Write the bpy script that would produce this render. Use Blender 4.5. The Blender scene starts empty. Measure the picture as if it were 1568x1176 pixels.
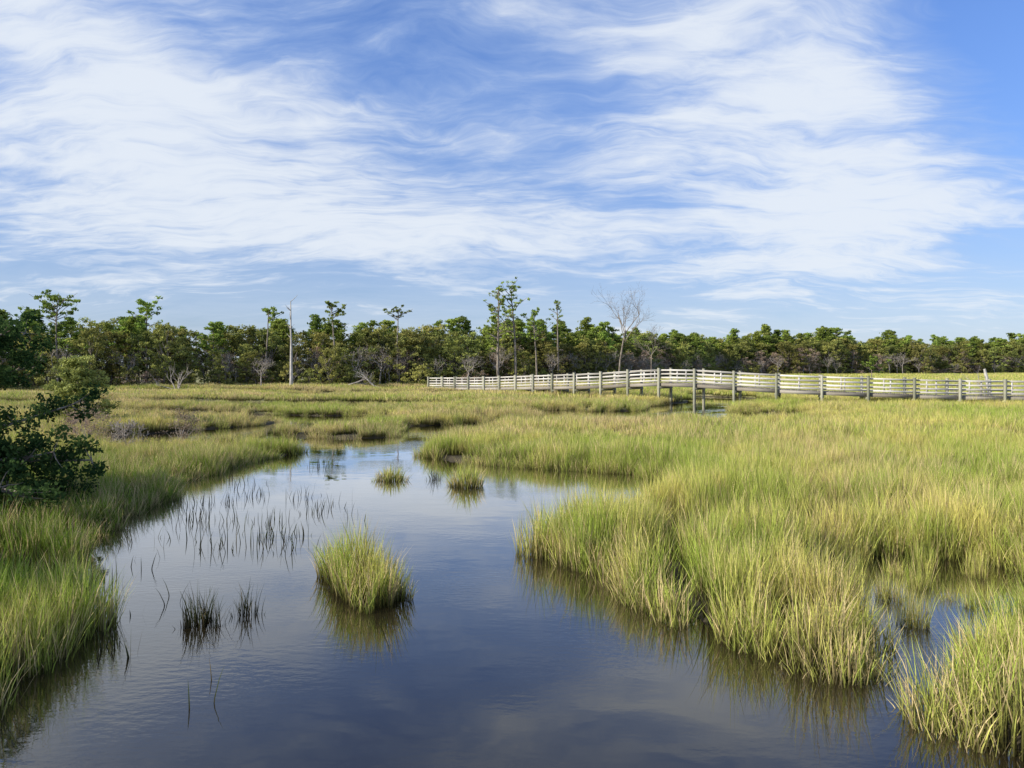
import bpy, math, numpy as np
from mathutils import Vector
rng = np.random.default_rng(7)
scene = bpy.context.scene
scene.view_settings.view_transform = 'Standard'
scene.view_settings.look = 'None'
scene.view_settings.exposure = 0

# ------------------------------------------------------------------ helpers
class NT:
    def __init__(s, tree): s.t = tree; s.n = tree.nodes; s.l = tree.links
    def node(s, typ, **kw):
        n = s.n.new(typ)
        for k, v in kw.items(): setattr(n, k, v)
        return n
    def set(s, sock, v):
        if isinstance(v, bpy.types.NodeSocket): s.l.new(v, sock)
        else: sock.default_value = v
    def m(s, op, a, b=None, c=None, clamp=False):
        n = s.n.new('ShaderNodeMath'); n.operation = op; n.use_clamp = clamp
        s.set(n.inputs[0], a)
        if b is not None: s.set(n.inputs[1], b)
        if c is not None: s.set(n.inputs[2], c)
        return n.outputs[0]
    def vec(s, x, y, z):
        n = s.n.new('ShaderNodeCombineXYZ')
        s.set(n.inputs[0], x); s.set(n.inputs[1], y); s.set(n.inputs[2], z)
        return n.outputs[0]
    def noise(s, v, scale, detail=4, rough=0.5, dist=0.0, out=0):
        n = s.n.new('ShaderNodeTexNoise')
        s.set(n.inputs['Vector'], v); n.inputs['Scale'].default_value = scale
        n.inputs['Detail'].default_value = detail; n.inputs['Roughness'].default_value = rough
        n.inputs['Distortion'].default_value = dist
        return n.outputs[out]
    def mix(s, f, a, b, blend='MIX'):
        n = s.n.new('ShaderNodeMix'); n.data_type = 'RGBA'; n.blend_type = blend
        s.set(n.inputs[0], f); s.set(n.inputs[6], a); s.set(n.inputs[7], b)
        return n.outputs[2]
    def sstep(s, v, a, b, lo=0.0, hi=1.0):
        n = s.n.new('ShaderNodeMapRange'); n.interpolation_type = 'SMOOTHSTEP'
        s.set(n.inputs[0], v); n.inputs[1].default_value = a; n.inputs[2].default_value = b
        n.inputs[3].default_value = lo; n.inputs[4].default_value = hi
        return n.outputs[0]

def C(r, g, b): return (r, g, b, 1.0)

def new_mat(name):
    m = bpy.data.materials.new(name); m.use_nodes = True
    m.node_tree.nodes.clear()
    nt = NT(m.node_tree)
    out = nt.node('ShaderNodeOutputMaterial')
    return m, nt, out

class Builder:
    def __init__(s): s.v = []; s.c = []; s.q = []; s.t = []; s.qm = []; s.tm = []; s.n = 0
    def add(s, v, col, quads=None, tris=None, mat=0):
        v = np.asarray(v, float).reshape(-1, 3); col = np.asarray(col, float)
        if col.ndim == 1: col = np.tile(col, (len(v), 1))
        s.v.append(v); s.c.append(col)
        if quads is not None and len(quads):
            q = np.asarray(quads, int).reshape(-1, 4) + s.n; s.q.append(q); s.qm.append(np.full(len(q), mat))
        if tris is not None and len(tris):
            t = np.asarray(tris, int).reshape(-1, 3) + s.n; s.t.append(t); s.tm.append(np.full(len(t), mat))
        s.n += len(v)
    def tube(s, pts, rad, sides=6, col=(0, 0.5, 0), mat=0):
        pts = np.asarray(pts, float); n = len(pts)
        rad = np.asarray(rad, float)
        d = np.gradient(pts, axis=0); d /= np.linalg.norm(d, axis=1)[:, None] + 1e-9
        ref = np.array([0, 0, 1.0]) if abs(d[0, 2]) < 0.8 else np.array([1.0, 0, 0])
        a = np.cross(d, ref); a /= np.linalg.norm(a, axis=1)[:, None] + 1e-9
        b = np.cross(d, a)
        th = np.arange(sides) / sides * 2 * np.pi
        v = pts[:, None] + rad[:, None, None] * (a[:, None] * np.cos(th)[None, :, None] + b[:, None] * np.sin(th)[None, :, None])
        q = []
        for i in range(n - 1):
            for j in range(sides):
                k = (j + 1) % sides
                q.append((i * sides + j, i * sides + k, (i + 1) * sides + k, (i + 1) * sides + j))
        s.add(v.reshape(-1, 3), col, quads=q, mat=mat)
    def box(s, c, ax, ay, az, col=(0, 0.5, 0), mat=0):
        c = np.asarray(c, float); ax = np.asarray(ax, float); ay = np.asarray(ay, float); az = np.asarray(az, float)
        v = [c + i * ax + j * ay + k * az for k in (-1, 1) for j in (-1, 1) for i in (-1, 1)]
        q = [(0, 2, 3, 1), (4, 5, 7, 6), (0, 1, 5, 4), (2, 6, 7, 3), (0, 4, 6, 2), (1, 3, 7, 5)]
        s.add(v, col, quads=q, mat=mat)
    def leaves(s, cen, size, col, mat=1, flat=0.0, elong=1.6):
        cen = np.asarray(cen); n = len(cen)
        a = rng.normal(size=(n, 3)); a /= np.linalg.norm(a, axis=1)[:, None]
        r = rng.normal(size=(n, 3)); r[:, 2] *= (1 - flat)
        b = np.cross(a, r); b /= np.linalg.norm(b, axis=1)[:, None] + 1e-9
        sz = (size * rng.uniform(.6, 1.3, n))[:, None]
        a = a * sz * 0.5 * elong; b = b * sz * 0.5
        v = np.stack([cen - a, cen + b * .9, cen + a, cen - b * .9], 1).reshape(-1, 3)
        q = np.arange(4 * n).reshape(n, 4)
        s.add(v, np.repeat(np.asarray(col), 4, axis=0), quads=q, mat=mat)
    def mesh(s, name, mats, smooth=False):
        me = bpy.data.meshes.new(name)
        v = np.concatenate(s.v); c = np.concatenate(s.c)
        q = np.concatenate(s.q) if s.q else np.zeros((0, 4), int)
        t = np.concatenate(s.t) if s.t else np.zeros((0, 3), int)
        nq, ntr = len(q), len(t)
        me.vertices.add(len(v)); me.vertices.foreach_set('co', v.ravel().astype(np.float32))
        me.loops.add(nq * 4 + ntr * 3)
        me.loops.foreach_set('vertex_index', np.concatenate([q.ravel(), t.ravel()]).astype(np.int32))
        me.polygons.add(nq + ntr)
        ls = np.concatenate([np.arange(nq) * 4, nq * 4 + np.arange(ntr) * 3]).astype(np.int32)
        me.polygons.foreach_set('loop_start', ls)
        me.polygons.foreach_set('material_index', np.concatenate(s.qm + s.tm).astype(np.int32))
        me.update(calc_edges=True)
        at = me.attributes.new('col', 'FLOAT_VECTOR', 'POINT')
        at.data.foreach_set('vector', c.astype(np.float32).ravel())
        for m in mats: me.materials.append(m)
        if smooth: me.polygons.foreach_set('use_smooth', np.ones(nq + ntr, bool))
        me.validate()
        return me

def link(name, me, loc=(0, 0, 0), rot=0):
    o = bpy.data.objects.new(name, me); o.location = loc; o.rotation_euler = (0, 0, rot)
    scene.collection.objects.link(o); return o

def vnoise(x, y, s, seed=0):
    x = x * s + seed * 17.3; y = y * s - seed * 9.1
    xi = np.floor(x).astype(int); yi = np.floor(y).astype(int); fx = x - xi; fy = y - yi
    fx = fx * fx * (3 - 2 * fx); fy = fy * fy * (3 - 2 * fy)
    def h(a, b):
        r = np.sin(a * 127.1 + b * 311.7 + seed * 74.7) * 43758.5453
        return r - np.floor(r)
    return (h(xi, yi) * (1 - fx) + h(xi + 1, yi) * fx) * (1 - fy) + (h(xi, yi + 1) * (1 - fx) + h(xi + 1, yi + 1) * fx) * fy

# ------------------------------------------------------------------ layout (metres, water level z=0, camera at origin looking +Y)
MAIN = [(-4.5, 6.6), (-4.9, 7.6), (-4.9, 8.24), (-5.2, 9.3), (-6.0, 9.9), (-7.0, 10.2), (-8.9, 10.4), (-9.0, 11.7), (-6.9, 11.9),
        (-7.06, 12.5), (-7.43, 14.06), (-7.59, 15.6), (-8.0, 17.6), (-8.57, 20.15), (-8.54, 22.3), (-8.0, 24.2), (-6.98, 25.8), (-7.17, 27.0),
        (-9.1, 27.4), (-11.9, 28.0), (-17, 29.3), (-17, 33.0), (-13.7, 32.8), (-11.1, 32.5), (-8.2, 32.0), (-6.05, 32), (-4.2, 33.4), (-2.0, 34.2), (-2.9, 28.2), (-3.02, 25.3),
        (-1.73, 23.9), (-.47, 22.9), (.7, 22.5), (2.18, 21.8), (3.6, 21.1), (4.2, 18.5), (2.8, 15.8), (.99, 13.6), (.62, 12.8), (.32, 12.1),
        (.76, 11.6), (1.24, 10.96), (1.3, 10.0), (1.71, 9.2), (2.05, 8.65), (2.17, 8.24), (2.48, 7.87), (2.79, 7.45), (3.12, 7.17), (3.4, 7.3),
        (3.6, 8.0), (3.75, 8.8), (3.9, 10.0), (4.3, 11.4), (6.2, 12.2), (7.8, 11.4), (7.6, 10.0), (6.2, 8.8), (5.2, 8.1), (4.5, 7.5), (4.0, 7.0), (3.55, 6.73),
        (3.5, 6.48), (3.55, 6.14), (3.65, 5.93), (3.83, 5.68), (6, 4), (8, 0), (8, -15), (-8, -15), (-6, 0), (-4.9, 4)]
POND = [(2.3, 13.7), (3.3, 14.6), (5.0, 14.2), (5.0, 12.4), (3.4, 12.2), (2.4, 12.1)]
POND2 = [(8.3, 9.2), (8.9, 10.6), (10.6, 10.6), (10.8, 9.4), (9.2, 8.2)]
CREEKS = [([(-45, 57), (-30.7, 56.5), (-24, 59), (-17.7, 58), (-13, 61), (-7.2, 59)], 8.5),
          ([(1, 49), (5, 47.0), (9, 48), (14, 45)], 7.5),
          ([(-2.8, 33.5), (-3.0, 37.0), (.5, 39.5), (6, 40.5), (11.6, 43)], 4.6),
          ([(4, 79), (10, 77), (17, 75), (20, 70), (17, 62), (14, 58), (12, 52)], 6.5),
          ([(-50, 78), (-30, 81), (-20, 78), (-10, 81), (4, 79)], 7.5),
          ([(-50, 43), (-32, 44), (-22, 46), (-12, 44.5), (-9, 42), (-10, 38), (-14, 33)], 5.2)]

def segd(P, a, b):
    a = np.array(a, float); b = np.array(b, float); ab = b - a
    t = np.clip(((P - a) @ ab) / (ab @ ab), 0, 1)
    return np.linalg.norm(P - a - t[:, None] * ab, axis=1)
def polysd(P, poly):
    d = np.full(len(P), 1e9); ins = np.zeros(len(P), bool)
    for i in range(len(poly)):
        a, b = poly[i], poly[(i + 1) % len(poly)]
        d = np.minimum(d, segd(P, a, b))
        c = ((a[1] > P[:, 1]) != (b[1] > P[:, 1]))
        with np.errstate(divide='ignore', invalid='ignore'):
            xx = (b[0] - a[0]) * (P[:, 1] - a[1]) / ((b[1] - a[1]) if b[1] != a[1] else 1e-9) + a[0]
        ins ^= c & (P[:, 0] < xx)
    return np.where(ins, -d, d)
def land(x, y):
    """signed distance to open water, positive on land"""
    x = np.asarray(x, float); y = np.asarray(y, float)
    wx = x + .34 * (vnoise(x, y, 1.5, 1) - .5) + .5 * (vnoise(x, y, .45, 5) - .5) * np.clip(y / 30, 0, 1)
    wy = y + .34 * (vnoise(x, y, 1.5, 2) - .5) + .7 * (vnoise(x, y, .35, 6) - .5) * np.clip(y / 30, 0, 1)
    P = np.stack([wx, wy], 1)
    d = np.minimum(polysd(P, MAIN), np.minimum(polysd(P, POND), polysd(P, POND2)))
    for pl, w in CREEKS:
        dd = np.full(len(P), 1e9)
        for i in range(len(pl) - 1): dd = np.minimum(dd, segd(P, pl[i], pl[i + 1]))
        d = np.minimum(d, dd - w / 2 - 1.6 * (vnoise(x, y, .3, 9) - .5))
    return d
def gz(x, y):
    x = np.asarray(x, float); y = np.asarray(y, float)
    d = land(x, y)
    s = np.clip((d + .1) / .5, 0, 1); s = s * s * (3 - 2 * s)
    up = .05 + .06 * vnoise(x, y, .5, 3) + .35 * np.clip((y - 60) / 60, 0, 1) + .25 * np.clip((-x - 14) / 15, 0, 1)
    return -.55 + s * (up + .55)

# ------------------------------------------------------------------ materials
def position(nt): return nt.node('ShaderNodeNewGeometry').outputs['Position']
def attr(nt, name='col'):
    a = nt.node('ShaderNodeAttribute', attribute_name=name)
    sp = nt.node('ShaderNodeSeparateXYZ'); nt.l.new(a.outputs['Vector'], sp.inputs[0])
    return sp.outputs

def grass_mat(name, top, top2, tan, base, green=None, transl=.25):
    m, nt, out = new_mat(name)
    pos = position(nt); c = attr(nt)
    big = nt.noise(pos, .09, 4, .6)
    med = nt.noise(pos, .8, 3, .6)
    f = nt.sstep(nt.m('ADD', nt.m('MULTIPLY', big, .5), nt.m('MULTIPLY', med, .5)), .43, .60)
    g = nt.mix(f, top, top2)
    ps = nt.node('ShaderNodeSeparateXYZ'); nt.l.new(pos, ps.inputs[0])
    if green:
        gf = nt.m('MULTIPLY', nt.sstep(ps.outputs[0], -4.4, -6.5), nt.sstep(ps.outputs[1], 28, 19))
        g = nt.mix(nt.m('MULTIPLY', gf, .9), g, green)
    tn = nt.sstep(nt.noise(pos, .16, 4, .65), .46, .64)
    strip = nt.noise(nt.vec(nt.m('MULTIPLY', ps.outputs[0], .05), nt.m('MULTIPLY', ps.outputs[1], .22), 0.0), 1.0, 3, .6)
    mid = nt.m('MULTIPLY', nt.m('MULTIPLY', nt.sstep(ps.outputs[1], 20, 32), nt.sstep(ps.outputs[0], 16, 4)), nt.sstep(strip, .42, .58, .1, 1.0))
    tanf = nt.m('ADD', nt.m('ADD', nt.m('MULTIPLY', tn, .5), nt.m('MULTIPLY', mid, .75)), c[2])
    dead = nt.sstep(nt.m('ADD', c[1], nt.m('MULTIPLY', tanf, .55)), .78, .90)
    g = nt.mix(nt.m('MULTIPLY', dead, .9), g, tan)
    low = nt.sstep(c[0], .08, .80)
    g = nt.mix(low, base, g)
    hv = nt.node('ShaderNodeHueSaturation'); nt.l.new(g, hv.inputs['Color'])
    nt.l.new(nt.m('ADD', nt.m('MULTIPLY', nt.m('FRACT', nt.m('MULTIPLY', c[1], 5.7)), .85), .58), hv.inputs['Value'])
    d = nt.node('ShaderNodeBsdfDiffuse'); nt.l.new(hv.outputs[0], d.inputs[0])
    t = nt.node('ShaderNodeBsdfTranslucent'); nt.l.new(hv.outputs[0], t.inputs[0])
    mx = nt.node('ShaderNodeMixShader'); mx.inputs[0].default_value = transl
    nt.l.new(d.outputs[0], mx.inputs[1]); nt.l.new(t.outputs[0], mx.inputs[2])
    nt.l.new(mx.outputs[0], out.inputs[0]); return m
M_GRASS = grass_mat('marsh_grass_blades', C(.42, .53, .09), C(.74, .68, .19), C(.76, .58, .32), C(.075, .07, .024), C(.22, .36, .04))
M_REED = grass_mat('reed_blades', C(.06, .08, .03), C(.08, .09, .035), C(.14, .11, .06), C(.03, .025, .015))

def leaf_mat(name, dark, light, hue=.03):
    m, nt, out = new_mat(name)
    c = attr(nt); oi = nt.node('ShaderNodeObjectInfo')
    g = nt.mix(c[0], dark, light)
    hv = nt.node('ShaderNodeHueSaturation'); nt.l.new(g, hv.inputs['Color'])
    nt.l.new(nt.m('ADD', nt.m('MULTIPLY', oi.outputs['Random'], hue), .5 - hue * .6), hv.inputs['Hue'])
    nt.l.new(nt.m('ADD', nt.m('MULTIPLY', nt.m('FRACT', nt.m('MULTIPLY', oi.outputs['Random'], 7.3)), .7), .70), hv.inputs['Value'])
    d = nt.node('ShaderNodeBsdfDiffuse'); nt.l.new(hv.outputs[0], d.inputs[0])
    t = nt.node('ShaderNodeBsdfTranslucent'); nt.l.new(hv.outputs[0], t.inputs[0])
    mx = nt.node('ShaderNodeMixShader'); mx.inputs[0].default_value = .3
    nt.l.new(d.outputs[0], mx.inputs[1]); nt.l.new(t.outputs[0], mx.inputs[2])
    nt.l.new(mx.outputs[0], out.inputs[0]); return m
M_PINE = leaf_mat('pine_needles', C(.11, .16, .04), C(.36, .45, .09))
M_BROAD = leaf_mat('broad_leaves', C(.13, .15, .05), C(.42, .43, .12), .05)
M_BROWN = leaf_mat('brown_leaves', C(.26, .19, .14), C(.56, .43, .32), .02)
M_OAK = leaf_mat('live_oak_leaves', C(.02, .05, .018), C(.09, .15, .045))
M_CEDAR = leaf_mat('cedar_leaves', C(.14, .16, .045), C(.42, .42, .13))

def bark_mat(name, a, b, scale=6):
    m, nt, out = new_mat(name)
    pos = nt.node('ShaderNodeTexCoord').outputs['Object']
    mp = nt.node('ShaderNodeMapping'); nt.l.new(pos, mp.inputs[0]); mp.inputs['Scale'].default_value = (1, 1, .25)
    g = nt.mix(nt.sstep(nt.noise(mp.outputs[0], scale, 4, .6), .35, .65), a, b)
    p = nt.node('ShaderNodeBsdfPrincipled'); nt.l.new(g, p.inputs['Base Color']); p.inputs['Roughness'].default_value = .9
    nt.l.new(p.outputs[0], out.inputs[0]); return m
M_BARK = bark_mat('bark', C(.16, .125, .10), C(.36, .31, .25))
M_DEAD = bark_mat('dead_wood', C(.36, .33, .30), C(.66, .62, .56))
M_TWIG = bark_mat('grey_twigs', C(.28, .24, .21), C(.52, .46, .41))

def wood_mat(name, a, b):
    m, nt, out = new_mat(name)
    pos = position(nt); c = attr(nt)
    n1 = nt.noise(pos, 1.3, 5, .65); n2 = nt.noise(pos, 18, 3, .6)
    f = nt.m('ADD', nt.m('MULTIPLY', n1, .5), nt.m('ADD', nt.m('MULTIPLY', n2, .2), nt.m('MULTIPLY', c[1], .4)))
    g = nt.mix(nt.sstep(f, .3, .8), a, b)
    p = nt.node('ShaderNodeBsdfPrincipled'); nt.l.new(g, p.inputs['Base Color']); p.inputs['Roughness'].default_value = .8
    nt.l.new(p.outputs[0], out.inputs[0]); return m
M_RAIL = wood_mat('weathered_rail_wood', C(.44, .41, .36), C(.80, .76, .69))
M_POST = wood_mat('treated_post_wood', C(.22, .22, .15), C(.46, .44, .33))
M_DECK = wood_mat('deck_planks', C(.22, .19, .15), C(.42, .38, .32))

m, nt, out = new_mat('marsh_ground'); M_GROUND = m
pos = position(nt); sp = nt.node('ShaderNodeSeparateXYZ'); nt.l.new(pos, sp.inputs[0])
mud = nt.mix(nt.noise(pos, 2.5, 6, .6), C(.035, .028, .016), C(.085, .068, .038))
thatch = nt.mix(nt.sstep(nt.noise(pos, .12, 5, .65), .4, .62), C(.26, .26, .08), C(.38, .33, .16))
g = nt.mix(nt.m('MULTIPLY', nt.sstep(sp.outputs[1], 24, 75), nt.sstep(sp.outputs[2], .03, .12)), mud, thatch)
bp = nt.node('ShaderNodeBump'); nt.l.new(nt.noise(pos, 9, 5, .7), bp.inputs['Height']); bp.inputs['Strength'].default_value = .6; bp.inputs['Distance'].default_value = .05
p = nt.node('ShaderNodeBsdfPrincipled'); nt.l.new(g, p.inputs['Base Color']); p.inputs['Roughness'].default_value = .85
nt.l.new(bp.outputs[0], p.inputs['Normal']); nt.l.new(p.outputs[0], out.inputs[0])
# water: dark tannic body under a Fresnel mirror surface
m, nt, out = new_mat('creek_water'); M_WATER = m
pos = position(nt)
mp = nt.node('ShaderNodeMapping'); nt.l.new(pos, mp.inputs[0]); mp.inputs['Scale'].default_value = (.7, 1.5, 1); mp.inputs['Rotation'].default_value = (0, 0, .35)
h1 = nt.noise(mp.outputs[0], 9.0, 3, .5); h2 = nt.noise(mp.outputs[0], 1.2, 2, .5)
calm = nt.sstep(nt.noise(pos, .35, 2, .5), .42, .66, .05, 1.0)
h = nt.m('ADD', nt.m('MULTIPLY', nt.m('MULTIPLY', h1, calm), .0024), nt.m('MULTIPLY', h2, .0022))
bp = nt.node('ShaderNodeBump'); nt.l.new(h, bp.inputs['Height']); bp.inputs['Strength'].default_value = 1; bp.inputs['Distance'].default_value = 1
df = nt.node('ShaderNodeBsdfDiffuse'); df.inputs[0].default_value = C(.024, .019, .010)
gl = nt.node('ShaderNodeBsdfGlossy'); gl.inputs['Color'].default_value = C(.97, .97, .97); gl.inputs['Roughness'].default_value = .005
fr = nt.node('ShaderNodeFresnel'); fr.inputs['IOR'].default_value = 1.35
nt.l.new(bp.outputs[0], fr.inputs['Normal']); nt.l.new(bp.outputs[0], gl.inputs['Normal'])
fac = nt.m('MINIMUM', nt.m('MULTIPLY', fr.outputs[0], 1.85), .95)
mx = nt.node('ShaderNodeMixShader'); nt.l.new(fac, mx.inputs[0]); nt.l.new(df.outputs[0], mx.inputs[1]); nt.l.new(gl.outputs[0], mx.inputs[2])
nt.l.new(mx.outputs[0], out.inputs[0])

# ------------------------------------------------------------------ ground & water
def axis(lo, hi, a, b, step, outer):
    core = np.arange(a, b, step)
    l = [a]; s = step
    while l[-1] > lo: s *= outer; l.append(l[-1] - s)
    r = [core[-1]]; s = step
    while r[-1] < hi: s *= outer; r.append(r[-1] + s)
    return np.concatenate([np.array(l[1:])[::-1], core, np.array(r[1:])])
gx = axis(-3000, 3000, -26, 26, .24, 1.06); gy = axis(-300, 5000, 2, 62, .24, 1.035)
X, Y = np.meshgrid(gx, gy); Z = gz(X.ravel(), Y.ravel())
nx, ny = len(gx), len(gy)
i = np.arange(nx * ny).reshape(ny, nx)
quads = np.stack([i[:-1, :-1], i[:-1, 1:], i[1:, 1:], i[1:, :-1]], -1).reshape(-1, 4)
B = Builder(); B.add(np.stack([X.ravel(), Y.ravel(), Z], 1), (0, 0, 0), quads=quads)
link('marsh_ground', B.mesh('marsh_ground', [M_GROUND], True))
B = Builder(); B.add([(-120, -60, 0), (120, -60, 0), (120, 110, 0), (-120, 110, 0)], (0, 0, 0), quads=[(0, 1, 2, 3)])
link('creek_water', B.mesh('creek_water', [M_WATER]))

# ------------------------------------------------------------------ grass
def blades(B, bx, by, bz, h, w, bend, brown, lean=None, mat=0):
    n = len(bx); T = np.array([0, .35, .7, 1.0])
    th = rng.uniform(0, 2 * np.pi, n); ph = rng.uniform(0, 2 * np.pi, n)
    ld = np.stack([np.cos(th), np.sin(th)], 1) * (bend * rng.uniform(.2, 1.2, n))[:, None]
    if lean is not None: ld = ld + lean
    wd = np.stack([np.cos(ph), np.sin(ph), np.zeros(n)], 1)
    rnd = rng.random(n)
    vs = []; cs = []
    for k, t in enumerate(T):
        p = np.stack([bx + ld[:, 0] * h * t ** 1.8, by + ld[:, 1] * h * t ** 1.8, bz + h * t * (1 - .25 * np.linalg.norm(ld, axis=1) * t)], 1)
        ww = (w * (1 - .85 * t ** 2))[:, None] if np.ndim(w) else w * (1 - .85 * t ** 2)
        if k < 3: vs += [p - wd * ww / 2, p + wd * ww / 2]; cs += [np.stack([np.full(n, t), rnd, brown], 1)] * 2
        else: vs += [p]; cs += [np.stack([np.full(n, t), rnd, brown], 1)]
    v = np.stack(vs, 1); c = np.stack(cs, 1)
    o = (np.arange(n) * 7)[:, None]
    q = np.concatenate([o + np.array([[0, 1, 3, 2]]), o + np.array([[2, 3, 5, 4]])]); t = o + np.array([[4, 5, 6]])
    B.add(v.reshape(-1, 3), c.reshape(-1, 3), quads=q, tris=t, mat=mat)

src_g = bpy.data.collections.new('grass_clumps')
def patch(idx, n, R, h0, h1, w, bend, brown, radial=0.0, cl=0.0, cs=1.5):
    B = Builder()
    n2 = int(n * (1 + cl))
    r = R * rng.random(n2) ** .58; a = rng.uniform(0, 2 * np.pi, n2)
    x, y = r * np.cos(a), r * np.sin(a)
    f = vnoise(x + idx * 13, y, cs, 40 + idx)
    if cl > 0:
        k = rng.random(n2) < np.clip(.15 + f * 1.3, 0, 1); x = x[k]; y = y[k]; r = r[k]; f = f[k]
    n = len(x)
    lean = np.stack([x, y], 1) / R * radial
    blades(B, x, y, np.full(n, -.06), rng.uniform(h0, h1, n) * (1 - .22 * (r / R) ** 2) * (.70 + .55 * f), w * rng.uniform(.6, 1.3, n), bend, np.clip(rng.normal(brown, .12, n), 0, 1), lean)
    o = bpy.data.objects.new('grass_clump_%02d' % idx, B.mesh('grass_clump', [M_GRASS])); src_g.objects.link(o)
for k in range(4): patch(k, 190, .32, .42, 1.05, .0105, .28, .0, .14, .5, 4.5)
for k in range(4, 6): patch(k, 85, .22, .35, .9, .011, .38, .35, .2)
for k in range(6, 9): patch(k, 420, .85, .5, 1.05, .020, .28, .0, .05, .5, 2.4)
for k in range(9, 11): patch(k, 620, 2.5, .5, 1.0, .048, .2, .1, 0, .4, 1.0)
for k in range(11, 13): patch(k, 420, 4.5, .5, .95, .12, .2, .1, 0, .3, .6)

def instancer(name, coll, pos, rotz, scl, idx, tilt=None):
    me = bpy.data.meshes.new(name); n = len(pos)
    me.vertices.add(n); me.vertices.foreach_set('co', np.asarray(pos, np.float32).ravel())
    r = np.zeros((n, 3), np.float32); r[:, 2] = rotz
    if tilt is not None: r[:, :2] = tilt
    a = me.attributes.new('rot', 'FLOAT_VECTOR', 'POINT'); a.data.foreach_set('vector', r.ravel())
    a = me.attributes.new('scl', 'FLOAT_VECTOR', 'POINT'); a.data.foreach_set('vector', np.asarray(scl, np.float32).ravel())
    a = me.attributes.new('idx', 'INT', 'POINT'); a.data.foreach_set('value', np.asarray(idx, np.int32))
    o = link(name, me)
    g = bpy.data.node_groups.new(name + '_scatter', 'GeometryNodeTree')
    g.interface.new_socket('Geometry', in_out='INPUT', socket_type='NodeSocketGeometry')
    g.interface.new_socket('Geometry', in_out='OUTPUT', socket_type='NodeSocketGeometry')
    N = g.nodes; L = g.links
    gi = N.new('NodeGroupInput'); go = N.new('NodeGroupOutput'); io = N.new('GeometryNodeInstanceOnPoints')
    ci = N.new('GeometryNodeCollectionInfo'); ci.inputs['Collection'].default_value = coll
    ci.inputs['Separate Children'].default_value = True; ci.inputs['Reset Children'].default_value = True
    def na(nm, dt):
        q = N.new('GeometryNodeInputNamedAttribute'); q.data_type = dt; q.inputs['Name'].default_value = nm
        return q.outputs['Attribute']
    io.inputs['Pick Instance'].default_value = True
    L.new(gi.outputs[0], io.inputs['Points']); L.new(ci.outputs[0], io.inputs['Instance'])
    L.new(na('idx', 'INT'), io.inputs['Instance Index'])
    L.new(na('rot', 'FLOAT_VECTOR'), io.inputs['Rotation']); L.new(na('scl', 'FLOAT_VECTOR'), io.inputs['Scale'])
    L.new(io.outputs[0], go.inputs[0])
    md = o.modifiers.new('scatter', 'NODES'); md.node_group = g
    return o

FOREST = [(-140, 66), (-75, 74), (-54, 82), (-35, 92), (-16, 100), (0, 108), (12, 122), (30, 160), (56, 208), (110, 240), (175, 270), (320, 300)]
fx_, fy_ = np.array(FOREST).T
def forest_y(x): return np.interp(x, fx_, fy_)

def scatter(x0, x1, y0, y1, dens):
    n = int((x1 - x0) * (y1 - y0) * dens)
    return rng.uniform(x0, x1, n), rng.uniform(y0, y1, n)
PP = []; SS = []; II = []
def put(x, y, keep, choices, hs=1.0, rs=1.0):
    tuft = vnoise(x, y, 1.15, 31) * .6 + vnoise(x, y, 2.6, 32) * .4
    keep = keep & (rng.random(len(x)) < .36 + 1.45 * tuft)
    x = x[keep]; y = y[keep]; tuft = tuft[keep]; n = len(x)
    hv = hs * (.50 + .60 * tuft + .28 * vnoise(x, y, .15, 12)) * rng.uniform(.88, 1.1, n)
    hv *= np.interp(y, [8, 14, 22, 60], [1.02, .98, .88, .80]) * np.where((x < -4.5) & (y > 12), .82, 1.0)
    hv *= np.where((x > 3.3) & (y < 8.6), .80, 1.0)
    PP.append(np.stack([x, y, np.maximum(gz(x, y), -.12)], 1)); II.append(rng.choice(choices, n))
    SS.append(np.stack([np.full(n, rs), np.full(n, rs), hv], 1))
def wedge(x, y, k=.86, pad=5): return np.abs(x) < k * y + pad
x, y = scatter(-24, 28, 3, 27, 5.0); d = land(x, y); put(x, y, wedge(x, y) & (d > .16), [0, 1, 2, 3])
x, y = scatter(-24, 28, 3, 27, 19); d = land(x, y); put(x, y, wedge(x, y) & (d > -.05) & (d < .25), [4, 5, 4, 5, 0], 1.05)
x, y = scatter(4.2, 8, 8.6, 12.4, 1.3); d = land(x, y); put(x, y, (d < -.1), [0, 1, 4], .7, .55)
x, y = scatter(-52, 56, 26, 62, .95); d = land(x, y); put(x, y, wedge(x, y) & (d > .6), [6, 7, 8])
x, y = scatter(-52, 56, 26, 62, 6); d = land(x, y); put(x, y, wedge(x, y) & (d > -.05) & (d < .75), [4, 5, 0, 1], 1.0)
x, y = scatter(-105, 110, 60, 125, .20); d = land(x, y); put(x, y, wedge(x, y) & (d > 1.8) & (y < forest_y(x) + 3), [9, 10], 1.1)
x, y = scatter(-105, 110, 60, 95, .9); d = land(x, y); put(x, y, wedge(x, y) & (d > .3) & (d < 2.2), [6, 7, 8])
x, y = scatter(10, 240, 124, 300, .05); put(x, y, wedge(x, y) & (y < forest_y(x) + 4), [11, 12], 1.1)
PP = np.concatenate(PP); SS = np.concatenate(SS); II = np.concatenate(II)
print('grass instances', len(PP))
instancer('marsh_grass', src_g, PP, rng.uniform(0, 6.28, len(PP)), SS, II)

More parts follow.
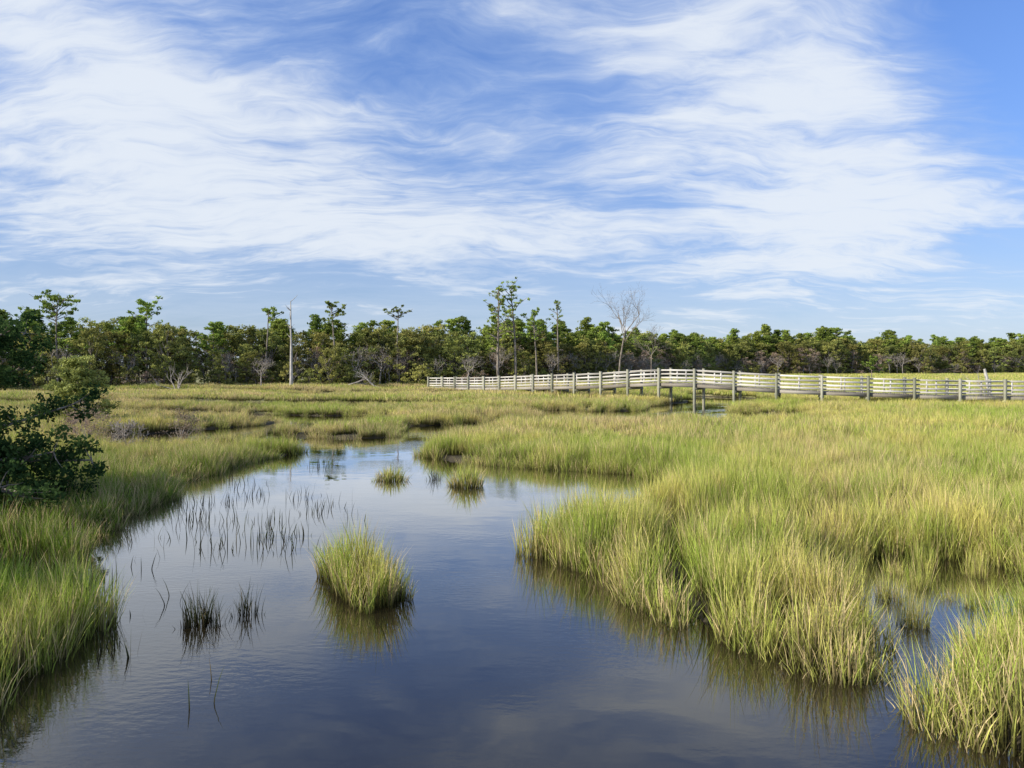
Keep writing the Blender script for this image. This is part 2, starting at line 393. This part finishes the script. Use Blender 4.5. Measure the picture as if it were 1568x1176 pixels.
# tussocks in the water
def tussock(name, cx, cy, ax, ay, ang, n, h0, h1, mat=None, w=.011, radial=.35, brown=.1, bend=.3):
    B = Builder()
    r = np.sqrt(rng.random(n)); a = rng.uniform(0, 2 * np.pi, n)
    r = r * (1 + .22 * np.sin(a * 3 + cx) + .12 * np.sin(a * 7 + 1))
    lx, ly = r * np.cos(a) * ax, r * np.sin(a) * ay
    ca, sa = math.cos(ang), math.sin(ang)
    x = lx * ca - ly * sa; y = lx * sa + ly * ca
    ln = np.stack([x, y], 1) / max(ax, ay) * radial
    hh = rng.uniform(h0, h1, n) * (1.05 - .38 * r ** 2) * (.75 + .5 * vnoise(x + 40, y + 40, 5, 4))
    blades(B, x, y, np.full(n, -.08), hh, w * rng.uniform(.6, 1.3, n), bend, np.clip(rng.normal(brown, .12, n) + .4 * (r > .7), 0, 1), ln)
    return link(name, B.mesh(name, [mat or M_GRASS]), (cx, cy, 0))
tussock('grass_tussock', -2.02, 10.15, .98, .38, math.radians(-55), 2000, .5, .97, radial=.25)
tussock('grass_tussock', -3.2, 20.1, .42, .35, 0, 420, .25, .5, w=.014, brown=.35)
tussock('grass_tussock', -1.13, 19.1, .42, .36, 0, 520, .35, .75, w=.014)
tussock('grass_tussock', -2.06, 20.2, .22, .18, 0, 60, .2, .45, M_REED)
tussock('reed_tuft', -3.6, 8.85, .24, .17, .2, 170, .2, .55, M_REED, radial=.2)
tussock('reed_tuft', -3.2, 9.2, .18, .1, .2, 60, .2, .5, M_REED, radial=.1)

REEDS = [(-5.97, 14.6, 14), (-6.33, 16.8, 14), (-4.9, 12.5, 14), (-4.3, 13.0, 16), (-4.0, 13.5, 14), (-4.09, 15.6, 12), (-4.59, 14.6, 14), (-5.34, 14.6, 10),
         (-5.89, 17.6, 12), (-4.0, 16.4, 8), (-4.86, 17.4, 10), (-3.66, 12.5, 8), (-6.36, 15, 10), (-7.5, 20.1, 10), (-5.76, 22.8, 12), (-6.98, 16.8, 10), (-6.8, 19, 8),
         (-5.89, 10.6, 3), (-5.49, 10.3, 3), (-5.65, 11.1, 3), (-5.49, 11.6, 2), (-4.5, 9.2, 2), (-4.35, 9.7, 3), (-2.98, 7.0, 2), (-4.3, 7.96, 4), (-4.1, 7.8, 3), (-5.6, 13.2, 6), (-6.4, 13.2, 5), (-3.2, 15.4, 3)]
B = Builder()
for cx, cy, n in REEDS:
    n = int(n * 1.8)
    x = cx + rng.normal(0, .2, n); y = cy + rng.normal(0, .28, n)
    blades(B, x, y, np.full(n, -.1), rng.uniform(.18, .48, n), .015 * rng.uniform(.7, 1.3, n), .3, rng.uniform(0, .3, n))
link('reed_stems', B.mesh('reed_stems', [M_REED]))

# ------------------------------------------------------------------ trees
def unit(v): v = np.asarray(v, float); return v / (np.linalg.norm(v) + 1e-9)
def limb(B, p, d, L, r, n=5, sides=5, up=.1, wob=.12, col=(0, .5, 0), tipf=.25):
    pts = [np.array(p, float)]; d = unit(d)
    for k in range(n):
        d = unit(d + rng.normal(0, wob, 3) + np.array([0, 0, up])); pts.append(pts[-1] + d * L / n)
    B.tube(pts, np.linspace(r, r * tipf, n + 1), sides, col=col, mat=0)
    return np.array(pts)
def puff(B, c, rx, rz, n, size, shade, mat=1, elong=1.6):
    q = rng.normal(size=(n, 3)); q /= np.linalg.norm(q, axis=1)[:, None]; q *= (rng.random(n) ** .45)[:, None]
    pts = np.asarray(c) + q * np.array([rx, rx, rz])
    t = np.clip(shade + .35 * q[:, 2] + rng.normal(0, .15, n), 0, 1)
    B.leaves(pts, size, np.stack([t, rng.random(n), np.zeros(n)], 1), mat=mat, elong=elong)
def pine(H, base=.5, spread=1.8, nb=22, size=.22, dens=34, pr=.55, lean=0, leafmat=None, trunk=None, flat=.4, wob=.03):
    B = Builder(); R = H * .013 + .03 if trunk is None else trunk
    tp = limb(B, (0, 0, -.5), (lean, 0, 1), H, R, 9, 7, .08, wob)
    for k in range(nb):
        f = base + (1 - base) * (k + rng.random()) / nb; i = f * 9; a = int(min(i, 8)); p = tp[a] * (1 - (i - a)) + tp[a + 1] * (i - a)
        az = rng.uniform(0, 6.28); q = (f - base) / (1 - base)
        L = spread * (.45 + .75 * math.sin(math.pi * min(1, .25 + q * .8))) * rng.uniform(.35, 1.25)
        bp = limb(B, p, (math.cos(az), math.sin(az), .25 + .5 * q), L, R * .32, 4, 4, .08, .12)
        for j in (2, 3, 4):
            if rng.random() < .75:
                puff(B, bp[j] + rng.normal(0, .12, 3), pr * rng.uniform(.5, 1.1), pr * flat, int(dens * rng.uniform(.5, 1.1)), size, rng.uniform(.2, .9))
    puff(B, tp[-1], pr, pr * .6, dens, size, .7)
    return B.mesh('pine', [M_BARK, leafmat or M_PINE])
def broad(H, W, ncl=46, size=.24, dens=42, base=.12, leafmat=None, pr=.7, bark=None, dark=0):
    B = Builder(); R = H * .014 + .02
    tp = limb(B, (0, 0, -.4), (rng.normal(0, .08), 0, 1), H * .8, R, 7, 6, .05, .07)
    for k in range(ncl):
        f = base + (1 - base) * rng.random() ** .85; z = f * H
        w = W * math.sqrt(max(.05, 1 - ((f - .42) / .62) ** 2)) * rng.uniform(.3, 1.1)
        az = rng.uniform(0, 6.28); c = np.array([w * math.cos(az), w * math.sin(az), z])
        if k % 3 == 0:
            s = tp[min(7, max(1, int(f * 6)))]; d = c - s
            limb(B, s, d, np.linalg.norm(d), R * .35, 3, 4, .03, .1)
        puff(B, c, pr * rng.uniform(.5, 1.2), pr * .7 * rng.uniform(.6, 1.1), int(dens * rng.uniform(.5, 1.2)), size, rng.uniform(.05, .95) - dark)
    return B.mesh('broadleaf', [bark or M_BARK, leafmat or M_BROAD])
def grow(B, p, d, L, r, depth, spread=.6, up=.12, kids=3, sides=5):
    pts = limb(B, p, d, L, r, 4, sides, up * .5, .14, tipf=.5)
    if depth == 0: return
    for k in range(kids):
        t = rng.integers(2, 5); dd = unit(pts[t] - pts[t - 1]); nd = unit(dd + rng.normal(0, spread, 3) + np.array([0, 0, up]))
        grow(B, pts[t], nd, L * rng.uniform(.55, .8), max(.008, r * .5), depth - 1, spread, up, kids, max(3, sides - 1))
def bare(H, depth=4, r=None, mat=None, trunkf=.45, kids=4, spread=.6):
    B = Builder(); r = r or H * .013
    tp = limb(B, (0, 0, -.4), (0.03, 0, 1), H * trunkf + .4, r, 6, 6, .05, .04, tipf=.6)
    for k in range(kids):
        az = k * 6.28 / kids + rng.uniform(-.4, .4)
        grow(B, tp[-1] - np.array([0, 0, rng.uniform(0, H * .12)]), (math.cos(az) * .7, math.sin(az) * .7, .9), H * .24, r * .5, depth - 1, spread)
    return B.mesh('bare', [mat or M_TWIG])

src_t = bpy.data.collections.new('forest_trees'); kinds = []
def src(me, kind):
    o = bpy.data.objects.new('tree_source_%02d' % len(kinds), me); src_t.objects.link(o); kinds.append(kind)
for k in range(5): src(pine(10, rng.uniform(.25, .45), 1.9, 34, .2, 42, .6), 'p')
for k in range(6): src(broad(rng.uniform(8, 9), rng.uniform(2.0, 3.0), 85, .18, 48, base=.04, pr=.6), 'b')
for k in range(3): src(broad(6, 1.9, 50, .13, 36, base=.05, leafmat=M_BROWN, bark=M_TWIG, pr=.6), 'n')
for k in range(4): src(broad(3.4, 1.8, 40, .15, 40, base=.0, pr=.5), 's')
for k in range(3): src(bare(6.5, 5, .12, kids=5), 'd')
for k in range(2): src(broad(2.6, 1.6, 30, .10, 34, base=.0, leafmat=M_BROWN, bark=M_TWIG, pr=.45), 'r')
K = {c: [i for i, q in enumerate(kinds) if q == c] for c in 'pbnsdr'}
seg = np.diff(np.array(FOREST), axis=0); sl = np.linalg.norm(seg, axis=1); cum = np.concatenate([[0], np.cumsum(sl)])
P = []; S = []; I = []
def row(off, step, mixes, probs, sc0, sc1, jit=1.2):
    for s in np.arange(0, cum[-1], step):
        s2 = s + rng.uniform(-step, step) * .5
        x = np.interp(s2, cum, fx_); y = np.interp(s2, cum, fy_)
        x += rng.normal(0, jit); y += off + rng.normal(0, jit)
        if abs(x) > .95 * y + 6: continue
        hb = np.interp(x, [-60, -20, 10, 40, 80, 180], [.88, .92, .94, 1.05, 1.28, 1.34])
        k = rng.choice(K[rng.choice(mixes, p=probs)])
        sc = rng.uniform(sc0, sc1) * hb * (.84 + .32 * float(vnoise(np.array([x]), np.array([y]), .09, 20)[0]))
        P.append((x, y, float(gz([x], [y])[0]) - .1)); S.append((sc * rng.uniform(.95, 1.3),) * 2 + (sc,)); I.append(k)
row(-2.0, 2.4, list('srd'), [.38, .34, .28], .5, 1.0, 1.5)
row(0.0, 2.2, list('sbnd'), [.42, .21, .20, .17], .5, 1.1)
row(2.0, 2.2, list('bnsd'), [.36, .24, .10, .30], .65, .96)
row(4.5, 2.2, list('bpnd'), [.50, .22, .14, .14], .76, 1.02)
row(7, 2.0, list('bpd'), [.60, .31, .09], .84, 1.06)
row(11, 2.2, list('bp'), [.55, .45], .90, 1.12)
row(16, 2.8, list('bp'), [.5, .5], .95, 1.14)
print('forest', len(P))
instancer('forest_tree_line', src_t, P, rng.uniform(0, 6.28, len(P)), S, I)

def gzf(x, y): return float(gz([x], [y])[0])
def plant(name, me, x, y, rot=0.0): return link(name, me, (x, y, gzf(x, y)), rot)
plant('pine_tree', pine(13.8, .36, 2.3, 36, .17, 28, .42, wob=.015), -1.9, 103)
plant('pine_tree', pine(14.3, .45, 2.9, 32, .17, 26, .42, wob=.02), .5, 104, 1)
plant('pine_tree', pine(10.6, .6, 2.4, 18, .17, 26, .42, wob=.02), 3.4, 104, 2)
plant('pine_tree', pine(12.6, .78, 1.1, 10, .17, 16, .35, wob=.015), 6.9, 113, 1)
plant('pine_tree', pine(10.6, .72, 2.9, 22, .18, 44, .5, wob=.02), -50.9, 85)
plant('pine_tree', pine(10.4, .7, 2.2, 18, .18, 40, .5), -43.5, 90.5)
plant('pine_tree', pine(10.9, .8, 1.8, 14, .18, 30, .4), -22.3, 97)
plant('pine_tree', pine(10.9, .85, 1.6, 10, .18, 26, .4), -15.2, 101)
plant('pine_tree', pine(10.2, .85, 1.7, 10, .18, 26, .4), -31.3, 96)
plant('bare_tree', bare(12.6, 5, .15, kids=5, trunkf=.6, mat=M_BARK), 13.7, 99)
plant('bare_tree', bare(8.6, 5, .1, kids=4, trunkf=.5, mat=M_BARK), 18.2, 100)
B = Builder()
tp = limb(B, (0, 0, -.5), (-.01, 0, 1), 10.6, .22, 10, 8, .06, .012, tipf=.22)
for k in range(12):
    t = rng.integers(4, 11); az = rng.uniform(0, 6.28)
    limb(B, tp[t], (math.cos(az), math.sin(az), .5), rng.uniform(.4, 1.4), .05, 3, 4, .1, .15)
plant('dead_tree', B.mesh('dead_tree', [M_DEAD]), -25.3, 87)
# cedar on the left bank
B = Builder()
tp = limb(B, (0, 0, -.3), (.05, 0, 1), 3.6, .09, 6, 6, .05, .06)
for k in range(110):
    f = rng.uniform(.0, 1); p0 = tp[min(5, int(f * 6))] * 1.0; az = rng.uniform(0, 6.28)
    L = 2.1 * (1.08 - f * .85) * rng.uniform(.45, 1.1)
    bp = limb(B, p0 + np.array([0, 0, .2]), (math.cos(az), math.sin(az), .4), L, .025, 4, 4, .06, .14)
    for j in (1, 2, 3, 4): puff(B, bp[j], .22, .15, 30, .07, rng.uniform(.05, .95), elong=2.4)
me = B.mesh('cedar', [M_BARK, M_CEDAR])
plant('cedar_tree', me, -20.4, 36.0)
plant('dead_shrub', bare(1.9, 5, .03, kids=6, trunkf=.15, spread=.7), -13.2, 26.0)
for x, y in [(-16.5, 29.2), (-11.8, 27.2), (-18.5, 32.8), (-15.2, 27.2)]:
    plant('dry_shrub', broad(1.35, .9, 30, .035, 60, base=.1, leafmat=M_BROWN, bark=M_TWIG, pr=.3), x, y)
# live oak whose boughs reach in from the left
def oak(low):
    B = Builder()
    tp = limb(B, (0, 0, -.3), (.12, 0, 1), 2.4, .2, 5, 8, .02, .08, tipf=.7)
    arms = [(.7, .7, .3, 3.0), (-.2, 1, .6, 3), (-1, .2, .6, 3), (0, -1, .5, 2.8), (.2, .2, 1, 2.6), (.8, .5, -.1, 3.0), (-.6, -.7, .8, 2.6), (.6, -.1, .9, 2.6), (.7, .1, .6, 2.8)]
    if low: arms = [(1, .1, -.10, 4.5), (1, .0, -.02, 4.3), (1, .25, -.14, 4.2), (1, -.15, -.04, 4.2), (1, .12, -.18, 4.1), (1, .05, -.06, 4.0), (1, -.2, .42, 3.4), (1, 0, .5, 3.3)] + arms
    for (dx, dy, dz, L) in arms:
        s0 = tp[3] if dz < .2 else tp[-1]
        bp = limb(B, s0, (dx, dy, dz), L, .07, 8, 6, .0, .06)
        for j in range(3, 9):
            for q in range(4):
                sb = limb(B, bp[j], rng.normal(0, 1, 3), rng.uniform(.2, .6), .015, 3, 4, .1, .2)
                puff(B, sb[-1], .24, .17, 90, .055, rng.uniform(.1, .8), elong=1.8)
    return B.mesh('live_oak', [M_BARK, M_OAK])
plant('live_oak_tree', oak(True), -12.9, 14.4)
far_oak = oak(False)
plant('live_oak_tree', far_oak, -17.5, 12.0, 1.0); plant('live_oak_tree', far_oak, -12.2, 7.0, 2.2); plant('live_oak_tree', far_oak, -19.5, 17.5, 4.0)
def fallen(name, x, y, sc, rot, mat=M_DEAD):
    B = Builder()
    grow(B, (0, 0, .1), (1, 0, .25), 2.2 * sc, .12 * sc, 3, .55, .2, 3)
    plant(name, B.mesh(name, [mat]), x, y, rot)
fallen('fallen_dead_tree', -20.5, 92, 1.0, 0.2, M_TWIG); fallen('fallen_dead_tree', -16.0, 93, .9, 2.8)
fallen('fallen_dead_tree', -39, 84, 1.2, .4, M_TWIG); fallen('fallen_dead_tree', -36, 83, 1.1, 2.6, M_TWIG)
fallen('fallen_dead_tree', 37.5, 57, .8, 2.4, M_TWIG)
B = Builder(); limb(B, (0, 0, -.4), (-.35, 0, 1), 3.3, .2, 5, 7, .0, .05, tipf=.5); limb(B, (-.4, 0, 1.4), (-.8, 0, .6), 1.0, .08, 3, 5)
plant('dead_tree', B.mesh('dead_tree', [M_DEAD]), 38.2, 60)
plant('bare_tree', bare(3.2, 4, .05, kids=5, trunkf=.2, mat=M_TWIG), 35.5, 60.5)
plant('pine_tree', pine(4.2, .5, 1.9, 14, .2, 26, .45), 52, 110)

# ------------------------------------------------------------------ boardwalk
BW = [(-9.2, 90.5, 1.72), (-7.1, 88, 1.75), (-4.6, 84, 1.82), (-1.65, 80, 1.92), (2.3, 74, 2.15), (5.7, 69, 2.33), (8.6, 66, 2.5), (10.9, 63.4, 2.72), (13.4, 61, 2.84), (15.8, 59.3, 2.68),
      (18.3, 57.8, 2.50), (20.7, 56.6, 2.38), (23.2, 55.6, 2.29), (26.1, 55, 2.19), (28.9, 54.5, 2.1), (31.9, 54.2, 2.03), (35.1, 54, 2.0), (48, 53.6, 1.97), (62, 54, 1.95)]
bw = np.array(BW); dd = np.concatenate([[0], np.cumsum(np.linalg.norm(np.diff(bw[:, :2], axis=0), axis=1))])
ss = np.arange(0, dd[-1], 3.0); pts = np.stack([np.interp(ss, dd, bw[:, i]) for i in range(3)], 1)
B = Builder()
def beam(a, b, w, h, mat, t=.0):
    a = np.array(a, float); b = np.array(b, float); d = b - a; L = np.linalg.norm(d); d = d / L
    s = unit(np.cross(d, (0, 0, 1))); u = np.cross(s, d)
    B.box((a + b) / 2, d * (L / 2 - t), s * w / 2, u * h / 2, col=(0, rng.random(), 0), mat=mat)
tang = np.gradient(pts[:, :2], axis=0); tang /= np.linalg.norm(tang, axis=1)[:, None]
nrm = np.stack([-tang[:, 1], tang[:, 0]], 1)
for side in (-1, 1):
    off = pts.copy(); off[:, :2] += nrm * 0.95 * side
    for i, p in enumerate(off):
        g = gzf(p[0], p[1]); top = p[2] + .12
        d = np.array([tang[i, 0], tang[i, 1], 0]); s = np.array([nrm[i, 0], nrm[i, 1], 0])
        B.box((p[0], p[1], (top + g - .6) / 2), d * .085, s * .085, np.array([0, 0, (top - g + .6) / 2]), col=(0, rng.random(), 0), mat=1)
        B.box((p[0], p[1], top + .012), d * .10, s * .10, np.array([0, 0, .011]), col=(0, rng.random(), 0), mat=1)
    ins = pts.copy(); ins[:, :2] += nrm * (0.95 - .115) * side
    for i in range(len(ins) - 1):
        for hz, hh in ((-.04, .11), (-.34, .11), (-.64, .11), (-.90, .11)):
            beam(ins[i] + (0, 0, hz), ins[i + 1] + (0, 0, hz), .045, hh, 0, .006)
        beam(ins[i] + (0, 0, -1.22), ins[i + 1] + (0, 0, -1.22), .07, .24, 2, .006)
        m_ = (ins[i] + ins[i + 1]) / 2
        B.box(m_ + np.array([0, 0, -.5]) - np.array([nrm[i, 0], nrm[i, 1], 0]) * .05 * side, np.array([tang[i, 0], tang[i, 1], 0]) * .045, np.array([nrm[i, 0], nrm[i, 1], 0]) * .02, np.array([0, 0, .52]), col=(0, rng.random(), 0), mat=0)
for i in range(len(pts) - 1):
    a = pts[i]; b = pts[i + 1]
    for k in range(20):
        t = (k + .5) / 20; c = a * (1 - t) + b * t; n_ = nrm[i] * (1 - t) + nrm[i + 1] * t; tg = unit(b - a)
        B.box(c + np.array([0, 0, -1.07]), tg * .069, np.array([n_[0], n_[1], 0]) * .78, np.array([0, 0, .02]), col=(0, rng.random(), 0), mat=2)
    B.box(a + np.array([0, 0, -1.45]), np.array([tang[i, 0], tang[i, 1], 0]) * .13, np.array([nrm[i, 0], nrm[i, 1], 0]) * 1.0, np.array([0, 0, .09]), col=(0, .3, 0), mat=1)
link('wooden_boardwalk', B.mesh('wooden_boardwalk', [M_RAIL, M_POST, M_DECK]))

# ------------------------------------------------------------------ sun + sky
sun_dir = Vector((-.92, -.39, 0)).normalized(); EL = math.radians(27)
sd = Vector((sun_dir.x * math.cos(EL), sun_dir.y * math.cos(EL), math.sin(EL)))
ld = bpy.data.lights.new('sun', 'SUN'); ld.energy = 5.0; ld.angle = math.radians(.53); ld.color = (1, .93, .79)
lo = bpy.data.objects.new('sun', ld); lo.rotation_euler = sd.to_track_quat('Z', 'Y').to_euler(); scene.collection.objects.link(lo)

w = bpy.data.worlds.new('World'); scene.world = w; w.use_nodes = True; w.node_tree.nodes.clear()
nt = NT(w.node_tree); out = nt.node('ShaderNodeOutputWorld'); bg = nt.node('ShaderNodeBackground'); bg.inputs[1].default_value = .1
sky = nt.node('ShaderNodeTexSky', sky_type='NISHITA'); sky.sun_disc = False; sky.sun_elevation = EL
sky.sun_rotation = math.atan2(sd.x, sd.y) % (2 * math.pi); sky.air_density = 1.0; sky.dust_density = .4; sky.ozone_density = 1.5
tc = nt.node('ShaderNodeTexCoord'); sp = nt.node('ShaderNodeSeparateXYZ'); nt.l.new(tc.outputs['Generated'], sp.inputs[0])
x, y, z = sp.outputs
az = nt.m('MULTIPLY', nt.m('ARCTAN2', x, y), 57.2958); el = nt.m('MULTIPLY', nt.m('ARCSINE', z), 57.2958)
zz = nt.m('ADD', nt.m('MAXIMUM', z, 0.0), .18)
px = nt.m('DIVIDE', x, zz); py = nt.m('DIVIDE', y, zz)
pv = nt.vec(px, py, 0.0)
warp = nt.noise(pv, 1.1, 4, .55, 0, 1)
def wv(ax, ay, amt, off=0.0):
    mp = nt.node('ShaderNodeVectorMath', operation='MULTIPLY_ADD'); nt.l.new(warp, mp.inputs[0]); mp.inputs[1].default_value = (amt, amt, 0)
    nt.l.new(nt.vec(nt.m('MULTIPLY', px, ax), nt.m('MULTIPLY', py, ay), off), mp.inputs[2]); return mp.outputs[0]
def rotn(ang, sx, sy, sc, amt, off, rough=.64):
    rot = nt.node('ShaderNodeMapping'); nt.l.new(wv(1, 1, amt, off), rot.inputs[0]); rot.inputs['Rotation'].default_value = (0, 0, ang); rot.inputs['Scale'].default_value = (sx, sy, 1)
    return nt.noise(rot.outputs[0], sc, 8, rough)
n_a = rotn(.75, .6, 2.0, 2.2, .8, 3.0)
n_b = rotn(-.45, .6, 1.9, 2.4, .8, 7.0)
n_c = rotn(.25, .9, 2.2, 7.0, .6, 11.0, .6)
n_big = nt.noise(pv, 1.3, 4, .55)
lr = nt.sstep(az, -12, 16)
n_ab = nt.m('ADD', nt.m('MULTIPLY', n_a, nt.m('SUBTRACT', 1.0, lr)), nt.m('MULTIPLY', n_b, lr))
n = nt.m('ADD', nt.m('MULTIPLY', n_ab, .48), nt.m('ADD', nt.m('MULTIPLY', n_c, .20), nt.m('MULTIPLY', n_big, .32)))
n = nt.m('MULTIPLY_ADD', n, 3.5, -1.22)
cov = None
for (a, e, sa, se, amp) in [(19.7, 16.5, 8, 5.5, .42), (26, 9.5, 10, 4.5, .30), (-28.6, 17.5, 9, 5, .26), (-16, 14.6, 9, 3.0, .28), (-32, 21.6, 5, 3, .26), (-10.9, 10.2, 8, 1.4, .34), (3, 9.5, 9, 3, .22), (-22, 9.0, 10, 3, .20), (0, 16.0, 4, 2, .08),
                            (12.9, 24, 7, 4, .26), (-9, 22.0, 8, 3.2, -.10), (35, 22, 4.5, 6, -1.0), (4.0, 18.5, 3, 3, -.22), (9, 12.8, 5, 1.0, -.25), (37, 14, 3, 4, -.2)]:
    da = nt.m('MULTIPLY', nt.m('SUBTRACT', az, a), 1 / sa); de = nt.m('MULTIPLY', nt.m('SUBTRACT', el, e), 1 / se)
    r2 = nt.m('ADD', nt.m('MULTIPLY', da, da), nt.m('MULTIPLY', de, de))
    g = nt.m('MULTIPLY', nt.m('EXPONENT', nt.m('MULTIPLY', r2, -.5)), amp)
    cov = g if cov is None else nt.m('ADD', cov, g)
tot = nt.m('ADD', n, cov)
dens = nt.sstep(tot, .05, 1.22)
low = nt.m('MULTIPLY', nt.sstep(el, 17, 1), .52)
dens = nt.m('MAXIMUM', dens, nt.m('MULTIPLY', low, nt.sstep(tot, -.1, .7, .75, 1.15)))
tint = nt.mix(nt.sstep(el, 1, 26), C(.82, .93, 1.26), C(1.08, 1.36, 2.0))
tint = nt.mix(nt.sstep(el, 28, 45), tint, C(.66, .80, 1.02))
blue = nt.mix(1.0, sky.outputs[0], tint, 'MULTIPLY')
cl = nt.mix(nt.sstep(dens, .25, 1.0), C(4.6, 6.0, 8.7), C(8.1, 8.7, 9.5))
cl = nt.mix(nt.sstep(el, 30, 50), cl, C(3.6, 4.0, 4.8))
fin = nt.mix(nt.m('MULTIPLY', dens, .93), blue, cl)
nt.l.new(fin, bg.inputs[0]); nt.l.new(bg.outputs[0], out.inputs[0])

# ------------------------------------------------------------------ camera
cd = bpy.data.cameras.new('camera'); cd.sensor_width = 36; cd.lens = 26.68; cd.shift_y = -.0166; cd.clip_end = 8000; cd.clip_start = .05
co = bpy.data.objects.new('camera', cd); co.location = (0, 0, 3.0); co.rotation_euler = (math.radians(90), 0, 0)
scene.collection.objects.link(co); scene.camera = co
